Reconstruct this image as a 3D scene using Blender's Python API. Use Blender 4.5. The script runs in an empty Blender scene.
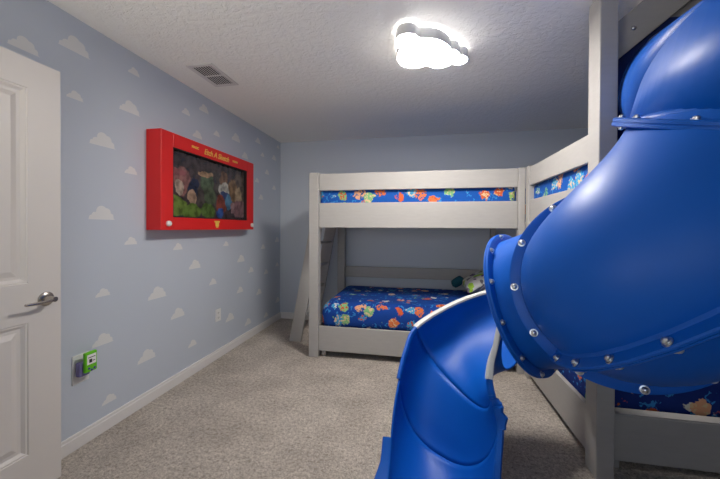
import bpy, bmesh, math, random
from mathutils import Vector, Matrix
S = bpy.context.scene
COL = S.collection
V = Vector
rnd = random.Random(7)

# ------------------------------------------------------------------ materials
def srgb(r, g, b):
    f = lambda c: c / 12.92 if c <= .04045 else ((c + .055) / 1.055) ** 2.4
    return (f(r / 255), f(g / 255), f(b / 255), 1)

class NT:
    def __init__(s, name):
        s.m = bpy.data.materials.new(name); s.m.use_nodes = True
        s.t = s.m.node_tree; s.b = s.t.nodes['Principled BSDF']
    def n(s, typ, **k):
        nd = s.t.nodes.new(typ)
        for a, v in k.items():
            setattr(nd, a, v)
        return nd
    def l(s, a, b): s.t.links.new(a, b)
    def coord(s, kind='Object'): return s.n('ShaderNodeTexCoord').outputs[kind]
    def noise(s, vec, scale, detail=3, rough=.5, dist=0):
        nd = s.n('ShaderNodeTexNoise'); s.l(vec, nd.inputs['Vector'])
        nd.inputs['Scale'].default_value = scale; nd.inputs['Detail'].default_value = detail
        nd.inputs['Roughness'].default_value = rough; nd.inputs['Distortion'].default_value = dist
        return nd
    def ramp(s, fac, stops, interp='LINEAR'):
        r = s.n('ShaderNodeValToRGB'); e = r.color_ramp.elements; r.color_ramp.interpolation = interp
        while len(e) < len(stops): e.new(.5)
        for el, (p, c) in zip(e, stops): el.position = p; el.color = c
        s.l(fac, r.inputs[0]); return r.outputs[0]
    def mix(s, f, a, b):
        m = s.n('ShaderNodeMix', data_type='RGBA')
        for sock, v in ((m.inputs[0], f), (m.inputs[6], a), (m.inputs[7], b)):
            if hasattr(v, 'is_output') or isinstance(v, bpy.types.NodeSocket): s.l(v, sock)
            else: sock.default_value = v
        return m.outputs[2]
    def math(s, op, a, b=0.):
        m = s.n('ShaderNodeMath', operation=op)
        for i, v in enumerate((a, b)):
            if isinstance(v, bpy.types.NodeSocket): s.l(v, m.inputs[i])
            else: m.inputs[i].default_value = v
        return m.outputs[0]
    def bump(s, h, strength=.3, dist=.002):
        b = s.n('ShaderNodeBump'); b.inputs['Strength'].default_value = strength; b.inputs['Distance'].default_value = dist
        s.l(h, b.inputs['Height']); s.l(b.outputs[0], s.b.inputs['Normal'])
    def set(s, col=None, rough=.5, metal=0, spec=.5, coat=0):
        if col is not None:
            if isinstance(col, bpy.types.NodeSocket): s.l(col, s.b.inputs['Base Color'])
            else: s.b.inputs['Base Color'].default_value = col
        s.b.inputs['Roughness'].default_value = rough; s.b.inputs['Metallic'].default_value = metal
        s.b.inputs['Specular IOR Level'].default_value = spec; s.b.inputs['Coat Weight'].default_value = coat
        return s.m

def paint(name, col, rough=.5, var=.04, bscale=60, bstr=.12, spec=.4):
    t = NT(name); c = t.coord()
    n = t.noise(c, 2.2, 3); d = tuple(x * (1 - var) for x in col[:3]) + (1,)
    t.set(t.mix(n.outputs[0], d, col), rough, spec=spec)
    t.bump(t.noise(c, bscale, 2).outputs[0], bstr, .002)
    return t.m

M = {}
M['wall'] = paint('sky_blue_wall_paint', srgb(192, 199, 209), .62, .03, 130, .15)
M['cloud'] = paint('white_cloud_paint', srgb(220, 220, 219), .7, .06, 130, .15)
M['trim'] = paint('white_trim_paint', srgb(222, 219, 216), .38, .02, 30, .03)
M['door'] = paint('white_door_paint', srgb(212, 206, 200), .42, .02, 90, .05)
t = NT('knockdown_ceiling'); c = t.coord()
n1 = t.noise(c, 26, 4, .6, .6); n2 = t.noise(c, 70, 3, .6)
h = t.ramp(n1.outputs[0], [(.42, (0, 0, 0, 1)), (.56, (1, 1, 1, 1))])
h2 = t.math('MULTIPLY_ADD', n2.outputs[0], .5); t.l(h, h2.node.inputs[2])
t.set(srgb(240, 238, 232), .8, spec=.2); t.bump(h2, .42, .006); M['ceiling'] = t.m
t = NT('looped_carpet'); c = t.coord()
n1 = t.noise(c, 120, 3, .8); n2 = t.noise(c, 3.2, 4, .6); n3 = t.noise(c, 48, 4, .8)
a = t.ramp(n1.outputs[0], [(.28, srgb(96, 84, 74)), (.5, srgb(204, 192, 179)), (.70, srgb(255, 248, 238))])
b2 = t.ramp(n3.outputs[0], [(.33, srgb(112, 101, 91)), (.62, srgb(250, 240, 228))])
m1 = t.mix(.5, a, b2)
m2 = t.n('ShaderNodeMix', data_type='RGBA', blend_type='MULTIPLY'); m2.inputs[0].default_value = .6
t.l(m1, m2.inputs[6]); t.l(t.ramp(n2.outputs[0], [(.35, (.62, .61, .60, 1)), (.62, (1, 1, 1, 1))]), m2.inputs[7])
t.set(m2.outputs[2], .95, spec=.1); t.bump(t.math('ADD', n1.outputs[0], n3.outputs[0]), 1., .012); M['carpet'] = t.m
# painted bed timber
t = NT('pale_grey_bed_paint'); c = t.coord(); mp = t.n('ShaderNodeMapping'); mp.inputs['Scale'].default_value = (3, 3, 14); t.l(c, mp.inputs[0])
n1 = t.noise(mp.outputs[0], 4, 4, .55)
t.set(t.ramp(n1.outputs[0], [(.3, srgb(165, 162, 158)), (.7, srgb(169, 166, 162))]), .5, spec=.35); t.bump(n1.outputs[0], .03, .002); M['bed'] = t.m
# slide plastic
t = NT('blue_slide_plastic'); c = t.coord(); n1 = t.noise(c, 2.5, 2); n2 = t.noise(c, 140, 2)
t.set(t.ramp(n1.outputs[0], [(.3, srgb(0, 82, 176)), (.7, srgb(0, 86, 182))]), .46, spec=.32, coat=0); t.b.inputs['Coat Roughness'].default_value = .3
t.bump(n2.outputs[0], .05, .001); M['slide'] = t.m
M['navy'] = paint('navy_plastic_plate', srgb(8, 34, 96), .5)
t = NT('zinc_bolt'); t.set(srgb(200, 203, 208), .3, 1); t.bump(t.noise(t.coord(), 200).outputs[0], .05); M['bolt'] = t.m
t = NT('satin_nickel'); t.set(srgb(176, 170, 162), .25, 1); t.bump(t.noise(t.coord(), 300).outputs[0], .03); M['nickel'] = t.m
M['seam'] = paint('pale_rim_plastic', srgb(190, 192, 190), .4)  # paler colour along the upper chute rims
M['red'] = paint('red_frame_paint', srgb(216, 34, 34), .38, .05, 80, .04)
M['gold'] = paint('gold_lettering', srgb(232, 190, 84), .4)
M['knob'] = paint('white_knob_plastic', srgb(235, 235, 232), .3)
M['plate'] = paint('white_outlet_plastic', srgb(226, 226, 224), .3)
M['slot'] = paint('dark_slot', srgb(40, 38, 38), .6)
M['green'] = paint('lime_green_plastic', srgb(104, 196, 22), .35)
M['purple'] = paint('purple_plastic', srgb(84, 62, 160), .4)
M['plug'] = paint('violet_grey_plastic', srgb(128, 120, 168), .35)
M['teal'] = paint('dark_teal_fabric', srgb(20, 84, 100), .8)
M['vent'] = paint('white_vent_metal', srgb(216, 212, 208), .4)
M['duct'] = paint('dark_duct', srgb(34, 32, 32), .8)
M['lampside'] = paint('white_lamp_body', srgb(214, 214, 214), .45)
M['wood'] = paint('unpainted_beam', srgb(150, 144, 138), .6)
def emit(name, col, st):
    t = NT(name); t.b.inputs['Emission Color'].default_value = col; t.b.inputs['Emission Strength'].default_value = st
    t.set((.8, .8, .8, 1), .5); n = t.noise(t.coord(), 3); t.l(t.ramp(n.outputs[0], [(0, col), (1, col)]), t.b.inputs['Emission Color']); return t.m
M['lampface'] = emit('lit_diffuser', (1, .95, .90, 1), 70)
M['lampback'] = emit('lit_backlight_strip', (1, .97, .95, 1), 16)
M['dark'] = paint('black_card', srgb(26, 22, 22), .5)

def bedding(name, scale, base, k=1.0):
    t = NT(name); c = t.coord()
    wn = t.noise(c, 13, 3, .65)
    add = t.n('ShaderNodeVectorMath', operation='MULTIPLY_ADD')
    t.l(wn.outputs['Color'], add.inputs[0]); add.inputs[1].default_value = (.11, .11, .11); t.l(c, add.inputs[2])
    v = t.n('ShaderNodeTexVoronoi'); v.inputs['Scale'].default_value = scale; v.inputs['Randomness'].default_value = .7; t.l(add.outputs[0], v.inputs['Vector'])
    sep = t.n('ShaderNodeSeparateColor'); t.l(v.outputs['Color'], sep.inputs[0])
    body = t.ramp(sep.outputs[0], [(0, srgb(214, 112, 62)), (.16, srgb(122, 176, 118)), (.30, srgb(206, 200, 184)), (.46, srgb(62, 150, 196)), (.62, srgb(216, 160, 122)), (.74, srgb(200, 92, 50)), (.86, srgb(140, 178, 96)), (.93, srgb(60, 140, 190))], 'CONSTANT')
    inner = t.ramp(sep.outputs[1], [(0, srgb(214, 184, 140)), (.3, srgb(32, 84, 140)), (.55, srgb(190, 84, 52)), (.8, srgb(206, 206, 196))], 'CONSTANT')
    fine = t.noise(c, 48, 2, .5)
    det = t.ramp(fine.outputs[0], [(.54, (0, 0, 0, 1)), (.56, (1, 1, 1, 1))])
    body2 = t.mix(det, body, inner)
    keep = t.math('GREATER_THAN', sep.outputs[2], .14)
    mask = t.math('MULTIPLY', t.ramp(v.outputs['Distance'], [(.31 * k, (1, 1, 1, 1)), (.34 * k, (0, 0, 0, 1))]), keep)
    # swirls
    v2 = t.n('ShaderNodeTexVoronoi'); v2.inputs['Scale'].default_value = scale * 1.3; t.l(add.outputs[0], v2.inputs['Vector'])
    ring = t.ramp(v2.outputs['Distance'], [(.30, (0, 0, 0, 1)), (.33, (1, 1, 1, 1)), (.40, (1, 1, 1, 1)), (.43, (0, 0, 0, 1))])
    s2 = t.n('ShaderNodeSeparateColor'); t.l(v2.outputs['Color'], s2.inputs[0])
    arc = t.math('GREATER_THAN', t.noise(c, 22, 1).outputs[0], .5)
    ringm = t.math('MULTIPLY', t.math('MULTIPLY', ring, arc), t.math('GREATER_THAN', s2.outputs[1], .2))
    cloth = t.mix(t.noise(c, 5).outputs[0], base, tuple(x * .8 for x in base[:3]) + (1,))
    c1 = t.mix(ringm, cloth, srgb(48, 128, 196)); c2 = t.mix(mask, c1, body2)
    t.set(c2, .8, spec=.25)
    t.bump(t.noise(c, 7, 4, .6).outputs[0], .5, .02)
    return t.m
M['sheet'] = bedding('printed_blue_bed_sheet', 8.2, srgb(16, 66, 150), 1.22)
M['sheet_shaded'] = bedding('printed_blue_bed_sheet_shaded', 9, srgb(12, 44, 120), 1.25)  # darker base blue: shade of the lower right bunk put into the colour
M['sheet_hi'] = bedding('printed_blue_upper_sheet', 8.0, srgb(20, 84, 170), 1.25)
t = NT('printed_white_pillow'); c = t.coord()
v = t.n('ShaderNodeTexVoronoi'); v.inputs['Scale'].default_value = 16; t.l(c, v.inputs['Vector']); sep = t.n('ShaderNodeSeparateColor'); t.l(v.outputs['Color'], sep.inputs[0])
t.set(t.ramp(sep.outputs[0], [(0, srgb(220, 218, 214)), (.35, srgb(120, 120, 126)), (.5, srgb(216, 216, 210)), (.62, srgb(160, 206, 60)), (.75, srgb(110, 60, 120)), (.84, srgb(225, 222, 220))], 'CONSTANT'), .8); M['pillow'] = t.m

# generic picture behind the frame: soft patches of colour only
def picture():
    t = NT('dim_colourful_print'); c = t.coord(); sx = t.n('ShaderNodeSeparateXYZ')
    wn = t.noise(c, 8, 3, .55); add = t.n('ShaderNodeVectorMath', operation='MULTIPLY_ADD')
    t.l(wn.outputs['Color'], add.inputs[0]); add.inputs[1].default_value = (.05, .10, .09); t.l(c, add.inputs[2]); t.l(add.outputs[0], sx.inputs[0])
    Y, Z = sx.outputs[1], sx.outputs[2]
    col = t.ramp(t.math('MULTIPLY_ADD', Z, 1.0, ), [(0, srgb(30, 30, 46)), (.55, srgb(74, 62, 62)), (1, srgb(52, 46, 48))])
    blobs = [(.02, -.02, .24, .22, (96, 84, 82)), (.50, .05, .2, .2, (120, 96, 82)), (-.36, .04, .09, .13, (190, 112, 104)), (-.38, -.02, .06, .06, (226, 190, 160)), (-.40, .10, .10, .035, (188, 92, 96)),
             (-.22, -.02, .07, .10, (40, 52, 92)), (-.24, -.09, .06, .07, (214, 164, 128)), (-.05, .06, .10, .11, (96, 124, 84)), (-.02, -.05, .09, .10, (92, 112, 78)),
             (-.42, -.17, .12, .09, (132, 172, 48)), (-.24, -.20, .12, .07, (116, 160, 44)), (-.04, -.19, .11, .07, (104, 148, 50)), (-.08, .13, .12, .03, (206, 152, 104)),
             (.19, .12, .07, .08, (150, 100, 66)), (.20, .02, .11, .08, (210, 204, 190)), (.20, -.02, .08, .04, (60, 84, 150)), (.14, -.12, .08, .09, (176, 72, 52)), (.26, -.08, .06, .09, (80, 150, 200)),
             (.12, -.20, .05, .05, (40, 90, 200)), (.34, .03, .08, .12, (166, 120, 70)), (.42, -.02, .06, .11, (196, 160, 110)), (.46, -.14, .16, .10, (158, 104, 112)), (.33, -.14, .05, .06, (190, 138, 140))]
    for y, z, ry, rz, rgb in blobs:
        a = t.math('POWER', t.math('ABSOLUTE', t.math('MULTIPLY_ADD', Y, 1 / ry)), 2.); a.node.inputs[0].links[0].from_node.inputs[0].links[0].from_node.inputs[2].default_value = -(y + .025) / ry
        b = t.math('POWER', t.math('ABSOLUTE', t.math('MULTIPLY_ADD', Z, 1 / rz)), 2.); b.node.inputs[0].links[0].from_node.inputs[0].links[0].from_node.inputs[2].default_value = -(z + .04) / rz
        d = t.math('ADD', a, b); k = t.ramp(d, [(.72, (1, 1, 1, 1)), (.95, (0, 0, 0, 1))])
        col = t.mix(k, col, srgb(*[int((v * .8 + .25 * (sum(rgb) / 3 - v))) for v in rgb]))
    mt = t.n('ShaderNodeMix', data_type='RGBA', blend_type='MULTIPLY'); mt.inputs[0].default_value = .8; t.l(col, mt.inputs[6]); t.l(t.ramp(t.noise(c, 17, 3, .5).outputs[0], [(.36, (.35, .35, .37, 1)), (.6, (1.1, 1.08, 1.05, 1))]), mt.inputs[7])
    t.set(mt.outputs[2], .18, spec=.6); return t.m
M['picture'] = picture()

# ------------------------------------------------------------------ mesh helpers
def link(name, bm, mats, parent=None, smooth=False, org=None, ang=None):
    me = bpy.data.meshes.new(name)
    if org is not None: bmesh.ops.translate(bm, verts=bm.verts, vec=-V(org))
    bm.to_mesh(me); bm.free()
    for m in (mats if isinstance(mats, (list, tuple)) else [mats]): me.materials.append(M[m])
    if smooth:
        for p in me.polygons: p.use_smooth = True
        if ang: me.set_sharp_from_angle(angle=math.radians(ang))
    o = bpy.data.objects.new(name, me); COL.objects.link(o)
    if org is not None: o.location = org
    if parent is not None:
        o.parent = parent
        o.location = V(o.location) - wloc(parent)
    return o
def wloc(o):
    p = V((0, 0, 0))
    while o is not None: p = p + V(o.location); o = o.parent
    return p
def empty(name, loc):
    o = bpy.data.objects.new(name, None); o.location = loc; o.empty_display_size = .1; COL.objects.link(o); return o
def tag(o, label, cat, group=None):
    o['label'] = label; o['category'] = cat
    if group: o['group'] = group
    return o
def struct(o): o['kind'] = 'structure'; return o
def box(bm, a, b, bev=.004, seg=2):
    x0, y0, z0 = a; x1, y1, z1 = b
    r = bmesh.ops.create_cube(bm, size=1, matrix=Matrix.Translation(((x0 + x1) / 2, (y0 + y1) / 2, (z0 + z1) / 2)) @ Matrix.Diagonal((x1 - x0, y1 - y0, z1 - z0, 1)))
    if bev:
        es = {e for v in r['verts'] for e in v.link_edges}
        bmesh.ops.bevel(bm, geom=list(es), offset=bev, segments=seg, affect='EDGES', profile=.5)
def boxes(lst, bev=.004):
    bm = bmesh.new()
    for a, b in lst: box(bm, a, b, bev)
    return bm
def prism(pts, d, bev=.003):
    """closed polygon pts (3D) extruded by vector d"""
    bm = bmesh.new(); a = [bm.verts.new(p) for p in pts]; b = [bm.verts.new(V(p) + V(d)) for p in pts]; n = len(pts)
    bm.faces.new(a); bm.faces.new(b[::-1])
    for i in range(n): bm.faces.new((a[i], b[i], b[(i + 1) % n], a[(i + 1) % n])[::-1])
    bmesh.ops.recalc_face_normals(bm, faces=bm.faces)
    if bev: bmesh.ops.bevel(bm, geom=list(bm.edges), offset=bev, segments=2, affect='EDGES', profile=.5)
    return bm
def frame(d):
    d = V(d).normalized(); a = d.cross(V((0, 0, 1)))
    if a.length < .05: a = d.cross(V((0, 1, 0)))
    a.normalize(); b = a.cross(d).normalized(); return a, b, d      # a = right, b = up
def lathe(bm, prof, c, d, n=24, cap=True):
    """prof = [(along, radius)...]"""
    a, b, d = frame(d); c = V(c); rings = []
    for s, r in prof:
        rings.append([bm.verts.new(c + d * s + (a * math.cos(2 * math.pi * i / n) + b * math.sin(2 * math.pi * i / n)) * r) for i in range(n)])
    for q in range(len(rings) - 1):
        for i in range(n):
            j = (i + 1) % n; bm.faces.new((rings[q][i], rings[q][j], rings[q + 1][j], rings[q + 1][i]))
    if cap:
        bm.faces.new(rings[0][::-1]); bm.faces.new(rings[-1])
    bmesh.ops.recalc_face_normals(bm, faces=bm.faces)

# ------------------------------------------------------------------ room shell
X0, X1, Y0, Y1, H = -1.92, 2.06, -1.15, 4.17, 2.44
DY0, DY1, DH = -.34, .46, 2.05          # doorway in the left wall, behind the open door
struct(link('floor', boxes([((X0 - 1.4, Y0 - .1, -.1), (X1 + .1, Y1 + .1, 0))], 0), 'carpet'))
struct(link('ceiling', boxes([((X0 - 1.4, Y0 - .1, H), (X1 + .1, Y1 + .1, H + .1))], 0), 'ceiling'))
struct(link('wall_back', boxes([((X0 - .1, Y1, 0), (X1 + .1, Y1 + .1, H))], 0), 'wall'))
struct(link('wall_right', boxes([((X1, Y0, 0), (X1 + .1, Y1, H))], 0), 'wall'))
WX0, WX1, WZ0, WZ1 = -.9, .7, .95, 2.1
struct(link('wall_front', boxes([((X0 - .1, Y0 - .1, 0), (WX0, Y0, H)), ((WX1, Y0 - .1, 0), (X1 + .1, Y0, H)), ((WX0, Y0 - .1, 0), (WX1, Y0, WZ0)), ((WX0, Y0 - .1, WZ1), (WX1, Y0, H))], 0), 'wall'))
CL = [(1.242, 2.152, .12), (1.478, 2.279, .154), (1.856, 2.314, .085), (1.478, 1.998, .085), (1.825, 2.058, .143), (1.639, 1.788, .151), (1.833, 1.638, .091), (1.633, 1.339, .151), (2.346, 2.217, .092), (2.571, 2.324, .122), (2.486, 2.066, .115), (2.753, 2.153, .091), (3.078, 2.204, .149), (3.542, 2.297, .12), (3.653, 2.155, .089), (4.088, 2.361, .078), (3.968, 2.185, .118), (3.254, 2.054, .123), (1.832, 1.163, .091), (2.258, 1.101, .097), (2.455, .934, .138), (1.638, .853, .088), (2.053, .767, .157), (2.258, .564, .141), (2.904, 1.094, .084), (3.178, .918, .138), (3.387, .771, .111), (3.751, .699, .107), (4.064, 1.093, .123), (4.066, .759, .093), (3.671, 1.02, .102), (2.7, .746, .103), (3.159, .583, .117), (3.574, .481, .122), (4.084, .271, .125), (2.975, .336, .14), (3.324, .189, .129), (3.754, .154, .107), (1.638, .563, .126), (1.96, .338, .145), (2.426, .262, .098), (1.679, .177, .092), (3.772, 1.96, .107), (3.618, 1.629, .112), (3.52, 1.821, .095), (3.97, 1.788, .103), (.9, 2.3, .15), (.2, 2.25, .12), (-.6, 1.6, .15), (-.8, .9, .12)]
bm = boxes([((X0 - .1, Y0, 0), (X0, DY0, H)), ((X0 - .1, DY1, 0), (X0, Y1, H)), ((X0 - .1, DY0, DH), (X0, DY1, H))], 0)
def cloud_outline(w):
    # flat base, tail to the left, high puff right of centre; arcs of circles
    puffs = [(-.40, .09, .07), (-.26, .15, .12), (-.02, .30, .20), (.17, .26, .16), (.33, .12, .11)]
    pts = [(-.5, 0)]
    for i in range(60):
        x = -.48 + i / 59 * .94; z = .02
        for cx, cz, r in puffs:
            if abs(x - cx) < r: z = max(z, cz + math.sqrt(r * r - (x - cx) ** 2))
        pts.append((x, z))
    pts.append((.5, .03)); pts.append((.47, 0))
    return [(x * w, z * w) for x, z in pts]
for y, z, w in CL:
    w *= 1.12
    f = bm.faces.new([bm.verts.new((X0 + .0006, y + px, z - .2 * w + pz)) for px, pz in cloud_outline(w)])
    f.normal_update()
    if f.normal.x < 0: f.normal_flip()
    f.material_index = 1
struct(link('wall_left', bm, ['wall', 'cloud']))
# hallway stub beyond the doorway
struct(link('wall_hallway', boxes([((X0 - 1.3, Y0, 0), (X0 - 1.2, 1.6, H)), ((X0 - 1.2, 1.5, 0), (X0 - .1, 1.6, H))], 0), 'trim'))
def baseboard(name, a, b):
    return struct(link(name, boxes([(a, b)], .004), 'trim'))
BH = .088
o = struct(link('baseboard_left', boxes([((X0, DY1 + .06, 0), (X0 + .014, Y1, BH)), ((X0, DY1 + .06, 0), (X0 + .018, Y1, BH - .018)), ((X0, Y0, 0), (X0 + .014, DY0 - .06, BH))], .003), 'trim'))
baseboard('baseboard_back', (X0 + .014, Y1 - .014, 0), (X1, Y1, BH))
baseboard('baseboard_right', (X1 - .014, Y0, 0), (X1, Y1 - .014, BH))
baseboard('baseboard_front', (X0 + .014, Y0, 0), (X1 - .014, Y0 + .014, BH))
struct(link('trim_1', boxes([((X0 - .1, DY0 - .06, 0), (X0 + .015, DY0, DH + .06)), ((X0 - .1, DY1, 0), (X0 + .015, DY1 + .06, DH + .06)), ((X0 - .1, DY0, DH), (X0 + .015, DY1, DH + .06))], .003), 'trim'))
# added window behind the camera, never in view, to brighten the room
w = struct(link('fill_window_1', boxes([((WX0, Y0 - .08, WZ0), (WX0 + .05, Y0 + .012, WZ1)), ((WX1 - .05, Y0 - .08, WZ0), (WX1, Y0 + .012, WZ1)), ((WX0, Y0 - .08, WZ1 - .05), (WX1, Y0 + .012, WZ1)), ((WX0, Y0 - .08, WZ0), (WX1, Y0 + .03, WZ0 + .04)), ((WX0, Y0 - .06, 1.5), (WX1, Y0 - .02, 1.54)), ((-.12, Y0 - .06, WZ0), (-.08, Y0 - .02, WZ1))], .003), 'trim'))

# door leaf, open against the wall
def add_door():
    dx = -1.762; y0, y1, zt = .50, 1.288, 2.028; th = .036
    st = .135
    panels = [(y0 + st, y1 - st, 1.0, 1.893), (y0 + st, y1 - st, .212, .82)]
    root = struct(empty('door_1', (dx, y0, .012)))
    # slab with real recesses: stiles, rails and set back panels
    bm = boxes([((dx - th, y0, .012), (dx - .0, y0 + st, zt)), ((dx - th, y1 - st, .012), (dx, y1, zt)), ((dx - th, y0 + st, .012), (dx, y1 - st, .212)), ((dx - th, y0 + st, .82), (dx, y1 - st, 1.0)), ((dx - th, y0 + st, 1.893), (dx, y1 - st, zt))], 0)
    for a, b, c, d in panels:
        def ring(x, i): return [bm.verts.new((x, a + i, c + i)), bm.verts.new((x, b - i, c + i)), bm.verts.new((x, b - i, d - i)), bm.verts.new((x, a + i, d - i))]
        rs = [ring(dx, 0), ring(dx - .004, .003), ring(dx - .004, .010), ring(dx - .013, .022), ring(dx - .013, .036), ring(dx - .004, .060)]
        for p, q in zip(rs, rs[1:]):
            for i in range(4): bm.faces.new((p[i], p[(i + 1) % 4], q[(i + 1) % 4], q[i]))
        bm.faces.new(rs[-1])
    bmesh.ops.recalc_face_normals(bm, faces=bm.faces)
    link('door_leaf', bm, 'door', root)
    hx, hy, hz = dx, 1.222, .915
    b = bmesh.new(); lathe(b, [(0, .033), (.006, .033), (.010, .029), (.012, .018), (.045, .012), (.058, .012)], (hx, hy, hz), (1, 0, 0), 28)
    # lever: swept flat bar toward the hinge side
    rings = []
    N = 14
    for i in range(N + 1):
        s = i / N; yy = hy + .012 - .125 * s; xx = hx + .050 + .006 * math.sin(s * math.pi); zz = hz - .004 * s - .003 * math.sin(s * math.pi)
        hh = .0105 * (1 - .45 * s); ww = .0075 * (1 - .3 * s)
        rings.append([b.verts.new((xx + ww * math.cos(k * math.pi / 4), yy, zz + hh * math.sin(k * math.pi / 4))) for k in range(8)])
    for p, q in zip(rings, rings[1:]):
        for i in range(8): b.faces.new((p[i], p[(i + 1) % 8], q[(i + 1) % 8], q[i]))
    b.faces.new(rings[0]); b.faces.new(rings[-1][::-1]); bmesh.ops.recalc_face_normals(b, faces=b.faces)
    o = link('door_handle', b, 'nickel', root, True, ang=40); o['label'] = 'brushed nickel lever handle'
    b = boxes([((dx - .03, y1 - .0005, hz - .03), (dx - .006, y1 + .0015, hz + .03))], .0005); link('latch_plate', b, 'nickel', root)
    b = bmesh.new(); lathe(b, [(0, .028), (.004, .028), (.006, .02), (.01, .012)], (dx, 1.28, hz + .0), (1, 0, 0), 20)
    b.free()
    for z in (.25, 1.02, 1.8):
        b = bmesh.new(); lathe(b, [(0, .007), (.09, .007)], (dx - .01, y0 - .006, z), (0, 0, 1), 12); link('hinge', b, 'nickel', root, True, ang=40)
add_door()

# ------------------------------------------------------------------ ceiling lamp (cloud)
LO = [(-.15, 1.894), (-.134, 1.858), (-.11, 1.841), (-.084, 1.838), (-.058, 1.845), (-.038, 1.861), (-.018, 1.888), (-.007, 1.898), (.049, 1.911), (.084, 1.925), (.115, 1.949), (.144, 1.985), (.165, 2.021), (.179, 2.057), (.202, 2.064), (.221, 2.083), (.233, 2.108), (.239, 2.132), (.262, 2.138), (.282, 2.156), (.295, 2.182), (.293, 2.215), (.275, 2.241), (.246, 2.252), (.22, 2.242), (.201, 2.221), (.181, 2.247), (.144, 2.271), (.109, 2.274), (.068, 2.254), (.035, 2.215), (.002, 2.233), (-.034, 2.241), (-.07, 2.238), (-.105, 2.222), (-.139, 2.184), (-.155, 2.134), (-.158, 2.092), (-.151, 2.046), (-.139, 2.014), (-.126, 2.002), (-.142, 1.972), (-.15, 1.935)]
lc = V((sum(p[0] for p in LO) / len(LO), sum(p[1] for p in LO) / len(LO), 0))
def loop(z, k=1., inset=0):
    return [V((lc.x + (x - lc.x) * k, lc.y + (y - lc.y) * k, z)) for x, y in LO]
lamp = tag(empty('ceiling_lamp', (lc.x, lc.y, H)), 'lit white cloud-shaped flush lamp with a glowing rim on the ceiling', 'ceiling lamp')
link('lamp_body', prism(loop(2.366), (0, 0, .063), 0), 'lampside', lamp)
link('diffuser', prism(loop(2.362, .985), (0, 0, .0035), 0), 'lampface', lamp)
link('backlight', prism(loop(2.4295, .95), (0, 0, .0095), 0), 'lampback', lamp)

# ------------------------------------------------------------------ ceiling vent
vr = tag(empty('ceiling_vent', (-1.585, 2.235, H)), 'white metal air vent with dark slots on the ceiling', 'vent')
vx0, vx1, vy0, vy1 = -1.69, -1.48, 2.06, 2.41
link('frame', boxes([((vx0, vy0, H - .008), (vx0 + .028, vy1, H - .0005)), ((vx1 - .028, vy0, H - .008), (vx1, vy1, H - .0005)), ((vx0 + .028, vy0, H - .008), (vx1 - .028, vy0 + .03, H - .0005)), ((vx0 + .028, vy1 - .03, H - .008), (vx1 - .028, vy1, H - .0005)), ((vx0 + .028, 2.228, H - .007), (vx1 - .028, 2.242, H - .0005))], .002), 'vent', vr)
link('backing', boxes([((vx0 + .02, vy0 + .02, H - .0015), (vx1 - .02, vy1 - .02, H - .0004))], 0), 'duct', vr)
for i in range(8):
    x = vx0 + .036 + i * (vx1 - vx0 - .072) / 7
    link('slat', prism([(x - .0045, vy0 + .03, H - .007), (x + .0045, vy0 + .03, H - .008), (x + .0045, vy0 + .03, H - .007), (x - .0045, vy0 + .03, H - .006)], (0, vy1 - vy0 - .06, 0), 0), 'vent', vr)

# ------------------------------------------------------------------ red framed picture
px, py0, py1, pz0, pz1 = -1.797, 1.952, 3.22, 1.24, 1.957
sy0, sy1, sz0, sz1 = 2.066, 3.09, 1.335, 1.853
fr = tag(empty('picture_frame', (X0, (py0 + py1) / 2, pz0)), 'deep glossy red toy-style box frame with gold writing, hung on the cloud wall', 'picture frame')
bx = boxes([((X0 + .001, py0, pz0), (px, sy0, pz1)), ((X0 + .001, sy1, pz0), (px, py1, pz1)), ((X0 + .001, sy0 - .001, pz0), (px, sy1 + .001, sz0)), ((X0 + .001, sy0 - .001, sz1), (px, sy1 + .001, pz1))], .003)
link('frame', bx, 'red', fr)
link('liner', boxes([((px - .05, sy0 - .001, sz0), (px - .004, sy0 + .008, sz1)), ((px - .05, sy1 - .008, sz0), (px - .004, sy1 + .001, sz1)), ((px - .05, sy0, sz0 - .001), (px - .004, sy1, sz0 + .008)), ((px - .05, sy0, sz1 - .008), (px - .004, sy1, sz1 + .001))], 0), 'dark', fr)
b = boxes([((px - .045, sy0, sz0), (px - .035, sy1, sz1))], 0)
o = link('picture_panel', b, 'picture', fr, org=(px - .04, (sy0 + sy1) / 2, (sz0 + sz1) / 2)); o['label'] = 'dim glossy print of soft colourful shapes'
for y in (2.016, 3.178):
    b = bmesh.new(); lathe(b, [(0, .020), (.012, .0205), (.018, .018), (.021, .010), (.022, .001)], (px, y, 1.287), (1, 0, 0), 28); o = link('knob', b, 'knob', fr, True); o['label'] = 'round white knob'
def text(name, body, y, z, size, shear=.25, parent=fr, sp=1.0):
    cu = bpy.data.curves.new(name, 'FONT'); cu.body = body; cu.size = size; cu.shear = shear; cu.extrude = .0008; cu.offset = .0012; cu.align_x = 'CENTER'; cu.space_character = sp
    tmp = bpy.data.objects.new(name + '_tmp', cu); COL.objects.link(tmp); bpy.context.view_layer.update()
    me = bpy.data.meshes.new_from_object(tmp.evaluated_get(bpy.context.evaluated_depsgraph_get())); bpy.data.objects.remove(tmp)
    me.name = name; me.transform(Matrix.Rotation(math.radians(90), 4, 'Z') @ Matrix.Rotation(math.radians(90), 4, 'X'))
    me.materials.clear(); me.materials.append(M['gold'])
    o = bpy.data.objects.new(name, me); COL.objects.link(o); o.parent = parent; o.location = V((px + .0009, y, z)) - wloc(parent); return o
o = text('lettering', 'Etch A Sketch', 2.585, 1.880, .066, .3, sp=.95); o['label'] = 'gold script lettering'
text('lettering', 'MAGIC', 2.30, 1.898, .026, .1); text('lettering', 'SCREEN', 2.865, 1.896, .024, .1)
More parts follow.
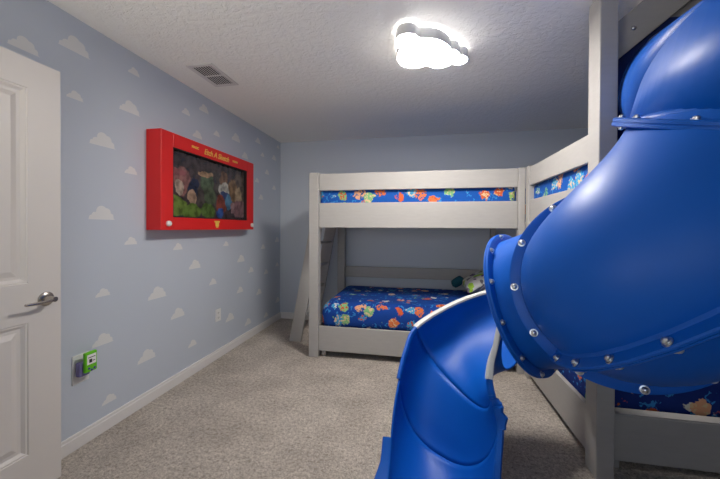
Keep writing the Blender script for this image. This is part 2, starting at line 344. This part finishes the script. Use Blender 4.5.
b = boxes([((px, 2.548, 1.305), (px + .002, 2.622, 1.318)), ((px, 2.562, 1.268), (px + .002, 2.608, 1.306)), ((px, 2.570, 1.256), (px + .002, 2.600, 1.269))], 0)
o = link('emblem', b, 'gold', fr); o['label'] = 'small gold emblem'

# ------------------------------------------------------------------ outlets and night light
def outlet(y0, y1, z0, z1, label):
    r = tag(empty('wall_outlet', (X0, (y0 + y1) / 2, z0)), label, 'outlet', 'white wall outlets')
    link('cover_plate', boxes([((X0 + .0005, y0, z0), (X0 + .006, y1, z1))], .002), 'plate', r)
    ym = (y0 + y1) / 2; hz = (z1 - z0)
    for k in (.3, .7):
        zc = z0 + hz * k
        s = link('socket', boxes([((X0 + .006, ym - .015, zc - .014), (X0 + .008, ym + .015, zc + .014))], .0009), 'plate', r)
        link('slot', boxes([((X0 + .0078, ym - .009, zc - .006), (X0 + .0084, ym - .006, zc + .007)), ((X0 + .0078, ym + .005, zc - .006), (X0 + .0084, ym + .008, zc + .007)), ((X0 + .0078, ym - .003, zc - .012), (X0 + .0084, ym + .002, zc - .008))], 0), 'slot', s)
outlet(1.457, 1.549, .366, .53, 'white wall outlet behind the green night light')
outlet(2.733, 2.815, .356, .474, 'white wall outlet low on the cloud wall, left of the bed')
nl = tag(empty('night_light', (X0 + .01, 1.52, .42)), 'lime green handheld-shaped night light plugged into the near outlet', 'night light')
b = boxes([((X0 + .046, 1.480, .43), (X0 + .066, 1.548, .545))], .006); link('case', b, 'green', nl)
link('screen', boxes([((X0 + .064, 1.489, .474), (X0 + .0675, 1.540, .530))], .001), 'knob', nl)
b = boxes([((X0 + .0675, 1.494, .512), (X0 + .0682, 1.535, .516)), ((X0 + .0675, 1.500, .484), (X0 + .0682, 1.516, .504)), ((X0 + .0675, 1.520, .490), (X0 + .0682, 1.533, .494))], 0); link('screen_marks', b, 'slot', nl)
b = boxes([((X0 + .0075, 1.468, .41), (X0 + .046, 1.525, .49))], .008); o = link('plug_body', b, 'plug', nl); o['label'] = 'translucent violet plug body'
for y, z in ((1.500, .452), (1.530, .448), (1.515, .440)):
    b = bmesh.new(); lathe(b, [(0, .006), (.004, .0055), (.005, .002)], (X0 + .066, y, z), (1, 0, 0), 14); link('button', b, 'purple', nl, True)

# ------------------------------------------------------------------ beds
def board(name, a, b, parent, bev=.005, mat='bed'):
    return link(name, boxes([(a, b)], bev), mat, parent)
XL, XR = -1.07, .90
FB = tag(empty('bunk_bed', (XL, 2.98, 0)), 'pale grey wooden bunk bed along the back wall', 'bunk bed', 'bunk beds')
YF, YB = 2.98, 4.15
board('post', (XL, YF - .012, 0), (XL + .095, YF + .07, 1.795), FB)
board('post', (XL, YB - .09, 0), (XL + .095, YB, 1.795), FB)
board('post', (.828, YF - .005, 0), (.884, YF + .07, 1.79), FB)
board('post', (.828, YB - .09, 0), (.884, YB, 1.79), FB)
for nm, z0, z1 in (('lower_side_board', .062, .302), ('upper_side_board', 1.262, 1.502), ('guard_rail', 1.622, 1.785)):
    board(nm, (XL + .096, YF + .006, z0), (.827, YF + .034, z1), FB)
for nm, z0, z1 in (('lower_back_board', .062, .302), ('back_rail', .62, .757), ('upper_back_board', 1.262, 1.502), ('back_guard_rail', 1.622, 1.785)):
    board(nm, (XL + .096, YB - .05, z0), (.827, YB - .022, z1), FB)
for nm, z0, z1 in (('lower_end_board', .062, .302), ('upper_end_board', 1.262, 1.502), ('end_guard_rail', 1.622, 1.785)):
    board(nm, (XL + .058, YF + .071, z0), (XL + .086, YB - .091, z1), FB)
board('slat_deck', (XL + .087, YF + .036, .22), (.80, YB - .052, .24), FB, 0, 'wood')
board('slat_deck', (XL + .087, YF + .036, 1.30), (.80, YB - .052, 1.32), FB, 0, 'bed')
for x in (XL + .115, -.1, .72):
    board('foot_block', (x, YF + .04, 0), (x + .045, YF + .085, .22), FB)

SX = .884
SB = tag(empty('bunk_bed', (SX, 1.9, 0)), 'pale grey wooden bunk bed on the right beneath the blue slide, full-height post', 'bunk bed', 'bunk beds')
board('tall_post', (.870, 1.79, 0), (.952, 1.902, H - .002), SB)
board('post', (SX + .0005, 2.893, 0), (SX + .07, 2.974, 1.79), SB)
board('post', (1.95, 1.862, 0), (2.035, 1.947, H - .002), SB)
board('post', (1.95, 4.06, 0), (2.035, 4.145, 1.79), SB)
for nm, z0, z1 in (('lower_side_board', .052, .302), ('upper_side_board', 1.262, 1.502), ('guard_rail', 1.622, 1.775)):
    board(nm, (SX + .008, 1.903, z0), (SX + .036, 2.892, z1), SB)
for nm, z0, z1 in (('lower_end_board', .062, .302), ('upper_end_board', 1.262, 1.502)):
    board(nm, (.956, 1.866, z0), (1.949, 1.894, z1), SB)
board('ledge', (1.0, 1.868, .3025), (1.949, 1.93, .308), SB, .002)
board('end_panel', (.956, 1.926, 1.503), (1.949, 1.946, 1.665), SB, .002)
for nm, z0, z1 in (('lower_side_board', .052, .302), ('upper_side_board', 1.262, 1.502), ('guard_rail', 1.622, 1.775)):
    board(nm, (2.005, 1.948, z0), (2.033, 4.059, z1), SB)
board('slat_deck', (SX + .037, 1.935, .20), (2.0, 4.0, .22), SB, 0, 'wood')
board('slat_deck', (SX + .037, 1.95, 1.30), (2.0, 4.0, 1.32), SB, 0, 'bed')
board('foot_block', (.96, 1.90, 0), (1.035, 1.95, .2), SB)
board('foot_block', (.94, 2.75, 0), (.985, 2.8, .2), SB)
# brace and header of the tower
b = prism([(.956, 1.868, 2.103), (.956, 1.868, 2.30), (1.12, 1.868, 2.436), (1.355, 1.868, 2.436)], (0, .03, 0), .003); link('diagonal_brace', b, 'bed', SB)
b = bmesh.new(); lathe(b, [(0, .012), (.004, .011), (.008, .006), (.009, .001)], (1.06, 1.868, 2.285), (0, -1, 0), 16); link('screw_cap', b, 'bolt', SB, True)
board('header', (1.13, 1.926, 2.345), (1.949, 1.955, H - .003), SB, .003)

ld = tag(empty('bed_ladder', (-1.28, 3.35, 0)), 'pale grey wooden ladder leaning on the left end of the back bunk bed', 'ladder')
LT = 1.47
def lx(z): return -1.365 + z * (.275 / LT)
for y in (3.34, 3.93):
    hw = .068
    b = prism([(lx(0) - hw, y, .0), (lx(0) + hw, y, .0), (lx(LT) + hw, y, LT), (lx(LT) - hw, y, LT)], (0, .034, 0), .003); link('side_rail', b, 'bed', ld)
for k in range(5):
    z = .26 + k * .272
    board('tread', (lx(z) - .052, 3.3745, z), (lx(z) + .055, 3.9295, z + .024), ld, .003)

def mattress(name, a, b, r, mat, label, cat='mattress', seed=1):
    bm = bmesh.new(); x0, y0, z0 = a; x1, y1, z1 = b
    nx, ny = 34, 22
    rr = random.Random(seed); ph = [(rr.uniform(3, 9), rr.uniform(3, 9), rr.uniform(0, 6)) for _ in range(5)]
    # rounded slab: super-ellipsoid like cross profile on a subdivided box
    bmesh.ops.create_cube(bm, size=1, matrix=Matrix.Translation(((x0 + x1) / 2, (y0 + y1) / 2, (z0 + z1) / 2)) @ Matrix.Diagonal((x1 - x0, y1 - y0, z1 - z0, 1)))
    bmesh.ops.bevel(bm, geom=[e for e in bm.edges], offset=r, segments=6, affect='EDGES', profile=.5)
    bmesh.ops.subdivide_edges(bm, edges=[e for e in bm.edges if e.calc_length() > .2], cuts=14, use_grid_fill=True)
    for v in bm.verts:
        if v.co.z > z0 + .05:
            v.co.z += .004 * sum(math.sin(v.co.x * p + v.co.y * q + s) for p, q, s in ph) / 2
    o = link(name, bm, mat, None, True, org=((x0 + x1) / 2, (y0 + y1) / 2, z0)); tag(o, label, cat, 'mattresses on the bunk beds'); return o
mattress('mattress', (-.978, 3.02, .243), (.82, 4.07, .527), .11, 'sheet', 'mattress in a blue printed sheet on the lower bunk by the back wall')
mattress('mattress', (-.978, 3.02, 1.325), (.82, 4.07, 1.64), .04, 'sheet_hi', 'mattress in a bright blue printed sheet on the upper bunk by the back wall', seed=2)
mattress('mattress', (.93, 1.955, .223), (1.93, 3.85, .50), .06, 'sheet_shaded', 'mattress in a blue printed sheet on the lower bunk under the slide', seed=3)
mattress('mattress', (.926, 1.955, 1.325), (1.93, 3.85, 1.64), .04, 'sheet_hi', 'mattress in a bright blue printed sheet on the upper right bunk behind the slide', seed=4)
def pillow(c, sx, sy, sz, tilt, mat, label):
    bm = bmesh.new(); bmesh.ops.create_cube(bm, size=2)
    bmesh.ops.subdivide_edges(bm, edges=list(bm.edges), cuts=9, use_grid_fill=True)
    for v in bm.verts:
        x, y, z = v.co; k = max(0, (1 - x ** 4) * (1 - y ** 4)) ** .35
        v.co = V((x * sx / 2 * (1 - .06 * (1 - y * y)), y * sy / 2 * (1 - .06 * (1 - x * x)), z * sz / 2 * (.08 + .92 * k)))
    bmesh.ops.rotate(bm, verts=bm.verts, matrix=Matrix.Rotation(tilt, 3, 'Y'))
    o = link('pillow', bm, mat, None, True); o.location = c; tag(o, label, 'pillow'); return o
pillow((.61, 3.70, .675), .30, .52, .14, math.radians(-32), 'pillow', 'white printed pillow at the right end of the lower back bunk')
pillow((.44, 4.0, .62), .16, .12, .10, math.radians(-35), 'teal', 'small dark teal cushion beside the white printed pillow')

# ------------------------------------------------------------------ tube slide
R = .322; FR = .36
def bez(p0, d0, l0, p1, d1, l1, n):
    p0, p1 = V(p0), V(p1); a = p0 + V(d0).normalized() * l0; b = p1 - V(d1).normalized() * l1
    P, D = [], []
    for i in range(n + 1):
        t = i / n; u = 1 - t
        P.append(p0 * u ** 3 + a * 3 * u * u * t + b * 3 * u * t * t + p1 * t ** 3)
        D.append(((a - p0) * 3 * u * u + (b - a) * 6 * u * t + (p1 - b) * 3 * t * t).normalized())
    return P, D
def frames(P, D, up0=None):
    a, b, d = frame(D[0]); out = [(a, b)]
    for i in range(1, len(P)):
        q = D[i - 1].rotation_difference(D[i]); a = (q @ a); a = (a - D[i] * a.dot(D[i])).normalized(); b = a.cross(D[i]).normalized(); out.append((a, b))
    return out
NSEG = 64
def sweep(P, D, rad, F=None):
    F = F or frames(P, D); bm = bmesh.new(); rings = []
    for p, (a, b), r in zip(P, F, rad):
        rings.append([bm.verts.new(p + (a * math.cos(2 * math.pi * i / NSEG) + b * math.sin(2 * math.pi * i / NSEG)) * r) for i in range(NSEG)])
    for p, q in zip(rings, rings[1:]):
        for i in range(NSEG):
            j = (i + 1) % NSEG; bm.faces.new((p[i], p[j], q[j], q[i]))
    bmesh.ops.recalc_face_normals(bm, faces=bm.faces)
    return bm, F
def solid(o, th=.006):
    m = o.modifiers.new('thickness', 'SOLIDIFY'); m.thickness = th; m.offset = -1
slide = tag(empty('tube_slide', (.5, 1.5, 0)), 'glossy blue enclosed tube slide spiralling down in front of the bunk beds', 'slide')
def ring_flange(parent, c, d, r0=R - .004, r1=FR, th=.026):
    bm = bmesh.new(); lathe(bm, [(-th / 2, r0), (-th / 2, r1 - .006), (-th / 2 + .004, r1), (-.002, r1), (-.001, r1 - .003), (.001, r1 - .003), (.002, r1), (th / 2 - .004, r1), (th / 2, r1 - .006), (th / 2, r0), (-th / 2, r0)], c, d, 96, False)
    bmesh.ops.remove_doubles(bm, verts=bm.verts, dist=1e-5); bmesh.ops.recalc_face_normals(bm, faces=bm.faces)
    return link('joint_flange', bm, 'slide', parent, True, ang=50)
def bolt(parent, p, d, s=1., name='bolt'):
    bm = bmesh.new(); lathe(bm, [(0, .0115 * s), (.002 * s, .0115 * s), (.0025 * s, .0078 * s), (.007 * s, .0078 * s), (.010 * s, .005 * s), (.011 * s, .001)], p, d, 14)
    return link(name, bm, 'bolt', parent, True, ang=35)
def ring_bolts(parent, c, d, angs, th=.026, r=(R + FR) / 2 + .004, side=-1, s=1.):
    a, b, d = frame(d)
    for g in angs:
        g = math.radians(g); bolt(parent, V(c) + (a * math.cos(g) + b * math.sin(g)) * r + d * side * th / 2, d * side, s)

def hd(az, el): az, el = math.radians(az), math.radians(el); return V((math.cos(az) * math.cos(el), math.sin(az) * math.cos(el), math.sin(el)))
A = V((1.003, 1.16, 1.564)); dA = V((-.09, .33, -.93)).normalized()
B = V((.702, 1.29, 1.068)); dB = hd(75, -12)
Cc = V((.522, 1.765, .89)); dC = hd(145, -20)
E = V((.125, 1.80, .27)); dE = V((0, -.08, -1)).normalized()
# entrance elbow: level tube mitred to a steep tube
Mi = A - dA * .13
En = V((1.375, 1.925, 2.005)); d1 = (Mi - En).normalized()
mn = (d1 + dA).normalized()
a1, b1, _ = frame(d1)
def mitre_section(name, dirv, base, other, parent):
    bm = bmesh.new(); r0, r1 = [], []
    for i in range(NSEG):
        g = 2 * math.pi * i / NSEG
        w = En + (a1 * math.cos(g) + b1 * math.sin(g)) * R
        m = w + d1 * max(.03, (Mi - w).dot(mn) / d1.dot(mn))          # on the mitre plane
        over = (m - A).dot(dA) + .002
        if over > 0: m = m - dA * over           # trimmed at the joint ring
        if name == 'entrance': p0, p1 = w, m
        else: p0, p1 = m, m + dA * max(.001, (A - m).dot(dA))
        r0.append(bm.verts.new(p0)); r1.append(bm.verts.new(p1))
    for i in range(NSEG):
        j = (i + 1) % NSEG; bm.faces.new((r0[i], r0[j], r1[j], r1[i]))
    bmesh.ops.recalc_face_normals(bm, faces=bm.faces)
    return bm
o1 = link('tube_section', mitre_section('entrance', d1, En, Mi, slide), 'slide', slide, True); solid(o1)
o2 = link('tube_section', mitre_section('drop', dA, Mi, A, slide), 'slide', slide, True); solid(o2)
fa = ring_flange(o2, A, dA, r1=.368, th=.030); ring_bolts(fa, A, dA, range(0, 360, 30), .030, side=1); ring_bolts(fa, A, dA, range(15, 360, 30), .030, side=-1)
# navy mounting plate with a round hole
bm = bmesh.new(); yA, yB = 1.902, 1.922; inn = []; out = []
for i in range(64):
    g = 2 * math.pi * i / 64; c, s = math.cos(g), math.sin(g)
    k = min((.388 if c < 0 else .46) / max(abs(c), 1e-6), (.335 if s > 0 else .335) / max(abs(s), 1e-6)); rr_ = min(R + .002, k * .97)
    for y, lst in ((yA, None), (yB, None)): pass
    inn.append((En.x + c * rr_, En.z + s * rr_)); out.append((En.x + c * k, En.z + s * k))
vs = [[bm.verts.new((x, y, z)) for x, z in L] for L in (inn, out) for y in (yA, yB)]
for i in range(64):
    j = (i + 1) % 64
    bm.faces.new((vs[0][i], vs[0][j], vs[2][j], vs[2][i])); bm.faces.new((vs[1][i], vs[3][i], vs[3][j], vs[1][j]))
    bm.faces.new((vs[2][i], vs[2][j], vs[3][j], vs[3][i])); bm.faces.new((vs[0][i], vs[1][i], vs[1][j], vs[0][j]))
bmesh.ops.recalc_face_normals(bm, faces=bm.faces)
o = link('mounting_plate', bm, 'navy', slide); o['label'] = 'dark navy mounting plate'

# big elbow A -> B in two half shells with a seam flange
P, D = bez(A, dA, .22, B, dB, .31, 22); bm, F = sweep(P, D, [R] * 23)
o3 = link('tube_section', bm, 'slide', slide, True); solid(o3)
def seam(parent, P, D, F, ang0, ang1, name='seam_flange', width=.048, th=.020, i0=0, i1=None, mat='slide', bolts=(), r=R, bs=1.):
    n = len(P) - 1; i1 = n if i1 is None else i1; bm = bmesh.new(); rings = []
    for i in range(i0, i1 + 1):
        g = math.radians(ang0 + (ang1 - ang0) * i / n); a, b = F[i]
        o = a * math.cos(g) + b * math.sin(g); tt = -a * math.sin(g) + b * math.cos(g); c = P[i]
        rings.append([bm.verts.new(c + o * q + tt * w) for q, w in ((r - .006, th / 2 + .012), (r + .008, th / 2), (r + width - .004, th / 2), (r + width, th / 2 - .004), (r + width, .001), (r + width - .004, 0), (r + width, -.001), (r + width, -th / 2 + .004), (r + width - .004, -th / 2), (r + .008, -th / 2), (r - .006, -th / 2 - .012))])
    for p, q in zip(rings, rings[1:]):
        for k in range(len(p)):
            j = (k + 1) % len(p); bm.faces.new((p[k], p[j], q[j], q[k]))
    bm.faces.new(rings[0][::-1]); bm.faces.new(rings[-1]); bmesh.ops.recalc_face_normals(bm, faces=bm.faces)
    so = link(name, bm, mat, parent, True, ang=35)
    for s in bolts:
        x = s * n; i = min(int(x), n - 1); f = x - i; g = math.radians(ang0 + (ang1 - ang0) * s)
        a, b = F[i][0].lerp(F[i + 1][0], f), F[i][1].lerp(F[i + 1][1], f); c = P[i].lerp(P[i + 1], f)
        o = a * math.cos(g) + b * math.sin(g); tt = -a * math.sin(g) + b * math.cos(g)
        for sg in (1, -1): bolt(so, c + o * (r + width * .62) + tt * sg * th / 2, tt * sg, bs)
    return so
SEAM_AB = (287, 239)
seam(o3, P, D, F, *SEAM_AB, bolts=(.1, .25, .4, .55, .69, .775, .84, .9, .965), bs=1.25)
fb = ring_flange(o3, B, dB, th=.030); ring_bolts(fb, B, dB, range(7, 367, 30), .030, side=-1, s=1.25)
# B -> C
P, D = bez(B, dB, .20, Cc, dC, .20, 14); bm, F = sweep(P, D, [R] * 15)
o4 = link('tube_section', bm, 'slide', slide, True); solid(o4)
fc = ring_flange(o4, Cc, dC, th=.028); ring_bolts(fc, Cc, dC, range(7, 367, 30), .028, side=-1, s=1.25)
# open chute below C: far rim, floor line, near rim at each station
CH = [((.70, 1.99, .95), (.50, 1.75, .60), (.37, 1.55, .80)),
      ((.55, 2.09, .90), (.42, 1.84, .56), (.345, 1.535, .73)),
      ((.36, 2.09, .845), (.34, 1.87, .53), (.315, 1.51, .665)),
      ((.17, 2.02, .775), (.26, 1.86, .475), (.295, 1.47, .60)),
      ((-.02, 1.88, .68), (.19, 1.80, .40), (.295, 1.44, .55)),
      ((-.075, 1.77, .585), (.14, 1.73, .24), (.312, 1.42, .50)),
      ((-.105, 1.66, .48), (.10, 1.66, .11), (.318, 1.39, .44)),
      ((-.125, 1.54, .36), (.088, 1.50, .052), (.298, 1.34, .33)),
      ((-.130, 1.41, .22), (.080, 1.34, .040), (.280, 1.28, .20)),
      ((-.135, 1.24, .12), (.075, 1.16, .03), (.270, 1.14, .12))]
def catmull(pts, i, t):
    p = [V(pts[max(0, min(len(pts) - 1, i + k))]) for k in (-1, 0, 1, 2)]
    return .5 * ((2 * p[1]) + (p[2] - p[0]) * t + (2 * p[0] - 5 * p[1] + 4 * p[2] - p[3]) * t * t + (-p[0] + 3 * p[1] - 3 * p[2] + p[3]) * t ** 3)
def stations(i0, i1, sub=6):
    out = []
    for i in range(i0, i1):
        for k in range(sub): out.append(tuple(catmull([c[q] for c in CH], i, k / sub) for q in range(3)))
    out.append(tuple(V(CH[i1][q]) for q in range(3))); return out
def chute(name, st, parent):
    bm = bmesh.new(); rows = []; NN = 40
    for f, b, n in st:
        m = (f + n) / 2; h = (f - n) / 2; dn = b - m
        rows.append([bm.verts.new(m + h * math.copysign(abs(math.cos(math.pi * k / NN)) ** .85, math.cos(math.pi * k / NN)) + dn * math.sin(math.pi * k / NN) ** .85) for k in range(NN + 1)])
    for p, q in zip(rows, rows[1:]):
        for k in range(NN): bm.faces.new((p[k], p[k + 1], q[k + 1], q[k]))
    bmesh.ops.recalc_face_normals(bm, faces=bm.faces)
    o = link(name, bm, 'slide', parent, True); m = o.modifiers.new('thickness', 'SOLIDIFY'); m.thickness = .008; m.offset = 0
    return o
def rim(name, st, side, parent, w=.030, th=.014, mat='slide', tabs=()):
    """rolled flange outside the rim"""
    pts = [x[0] if side else x[2] for x in st]; bm = bmesh.new(); rows = []
    for i, p in enumerate(pts):
        f, b, n = st[i]; out = ((f - n) if side else (n - f)); out.z *= .3; out.normalize()
        tan = (pts[min(i + 1, len(pts) - 1)] - pts[max(i - 1, 0)]).normalized(); out = (out - tan * out.dot(tan)).normalized(); up = tan.cross(out); up = up if up.z > 0 else -up
        ww = w * (1 + .5 * sum(math.exp(-((i - q) / 1.2) ** 2) for q in tabs))
        rows.append([bm.verts.new(p + out * a + up * c) for a, c in ((-.006, -.002), (-.004, th * .6), (.003, th), (ww - .003, th), (ww, th * .6), (ww, 0), (ww - .003, -.003), (.004, -.003))])
    for p, q in zip(rows, rows[1:]):
        for k in range(8): bm.faces.new((p[k], p[(k + 1) % 8], q[(k + 1) % 8], q[k]))
    bm.faces.new(rows[0]); bm.faces.new(rows[-1][::-1]); bmesh.ops.recalc_face_normals(bm, faces=bm.faces)
    return link(name, bm, mat, parent, True, ang=40)
sA, sB, sC = stations(0, 4), stations(4, 6), stations(6, 9)
o5 = chute('chute_section', sA, slide); o6 = chute('chute_section', sB, slide); o7 = chute('exit_section', sC, slide)
e = rim('pale_rim', sA, True, o5, .026, .014, 'seam'); e['label'] = 'pale chute rim'
e = rim('pale_rim', stations(0, 3), False, o5, .032, .02, 'seam'); e['label'] = 'pale chute rim'
rim('rim_flange', stations(3, 4), False, o5); rim('rim_flange', sB, True, o6, .012); rim('rim_flange', sB, False, o6, .03, tabs=(5, 9))
rim('rim_flange', sC[9:], True, o7, .04, tabs=(5, 8)); rim('rim_flange', sC, False, o7, .022, tabs=(12,))

# ------------------------------------------------------------------ light, world, camera
# added unseen spot behind the camera, bounced off the ceiling to lift brightness
al = bpy.data.lights.new('bounce_light', 'SPOT'); al.spot_size = math.radians(120); al.spot_blend = 1; al.shadow_soft_size = .5; al.energy = 60; al.color = (1, .96, .9)
ao = bpy.data.objects.new('bounce_light', al); COL.objects.link(ao); ao.location = (-1.15, -.35, 1.25); ao.rotation_euler = (V((-.6, 1.5, 2.44)) - V((-1.15, -.35, 1.25))).to_track_quat('-Z', 'Y').to_euler()
wd = bpy.data.worlds.new('daylight'); S.world = wd; wd.use_nodes = True
bg = wd.node_tree.nodes['Background']; sky = wd.node_tree.nodes.new('ShaderNodeTexSky'); sky.sky_type = 'NISHITA'; sky.sun_elevation = math.radians(35); sky.sun_rotation = math.radians(0); sky.sun_disc = False
mixn = wd.node_tree.nodes.new('ShaderNodeMix'); mixn.data_type = 'RGBA'; mixn.inputs[0].default_value = .75; wd.node_tree.links.new(sky.outputs[0], mixn.inputs[6]); mixn.inputs[7].default_value = (1., .95, .9, 1)
wd.node_tree.links.new(mixn.outputs[2], bg.inputs[0]); bg.inputs[1].default_value = .7

cam = bpy.data.cameras.new('camera'); co = bpy.data.objects.new('camera', cam); COL.objects.link(co); S.camera = co
cam.sensor_width = 36; cam.lens = 320 / 720 * 36; cam.shift_y = -9.2 / 720; cam.clip_start = .02
YAW, PIT, ROL = math.radians(10.75), math.radians(-.4), math.radians(.25)
fw = V((-math.sin(YAW) * math.cos(PIT), math.cos(YAW) * math.cos(PIT), math.sin(PIT))); r = V((math.cos(YAW), math.sin(YAW), 0)); u = r.cross(fw)
r2 = r * math.cos(ROL) + u * math.sin(ROL); u2 = r2.cross(fw)
co.matrix_world = Matrix(((r2.x, u2.x, -fw.x, 0), (r2.y, u2.y, -fw.y, 0), (r2.z, u2.z, -fw.z, 1.26), (0, 0, 0, 1)))
S.view_settings.view_transform = 'Standard'; S.view_settings.look = 'None'; S.view_settings.gamma = 1; S.view_settings.use_curve_mapping = False
S.view_settings.exposure = .6
S.cycles.max_bounces = 10; S.cycles.diffuse_bounces = 6; S.cycles.use_denoising = True
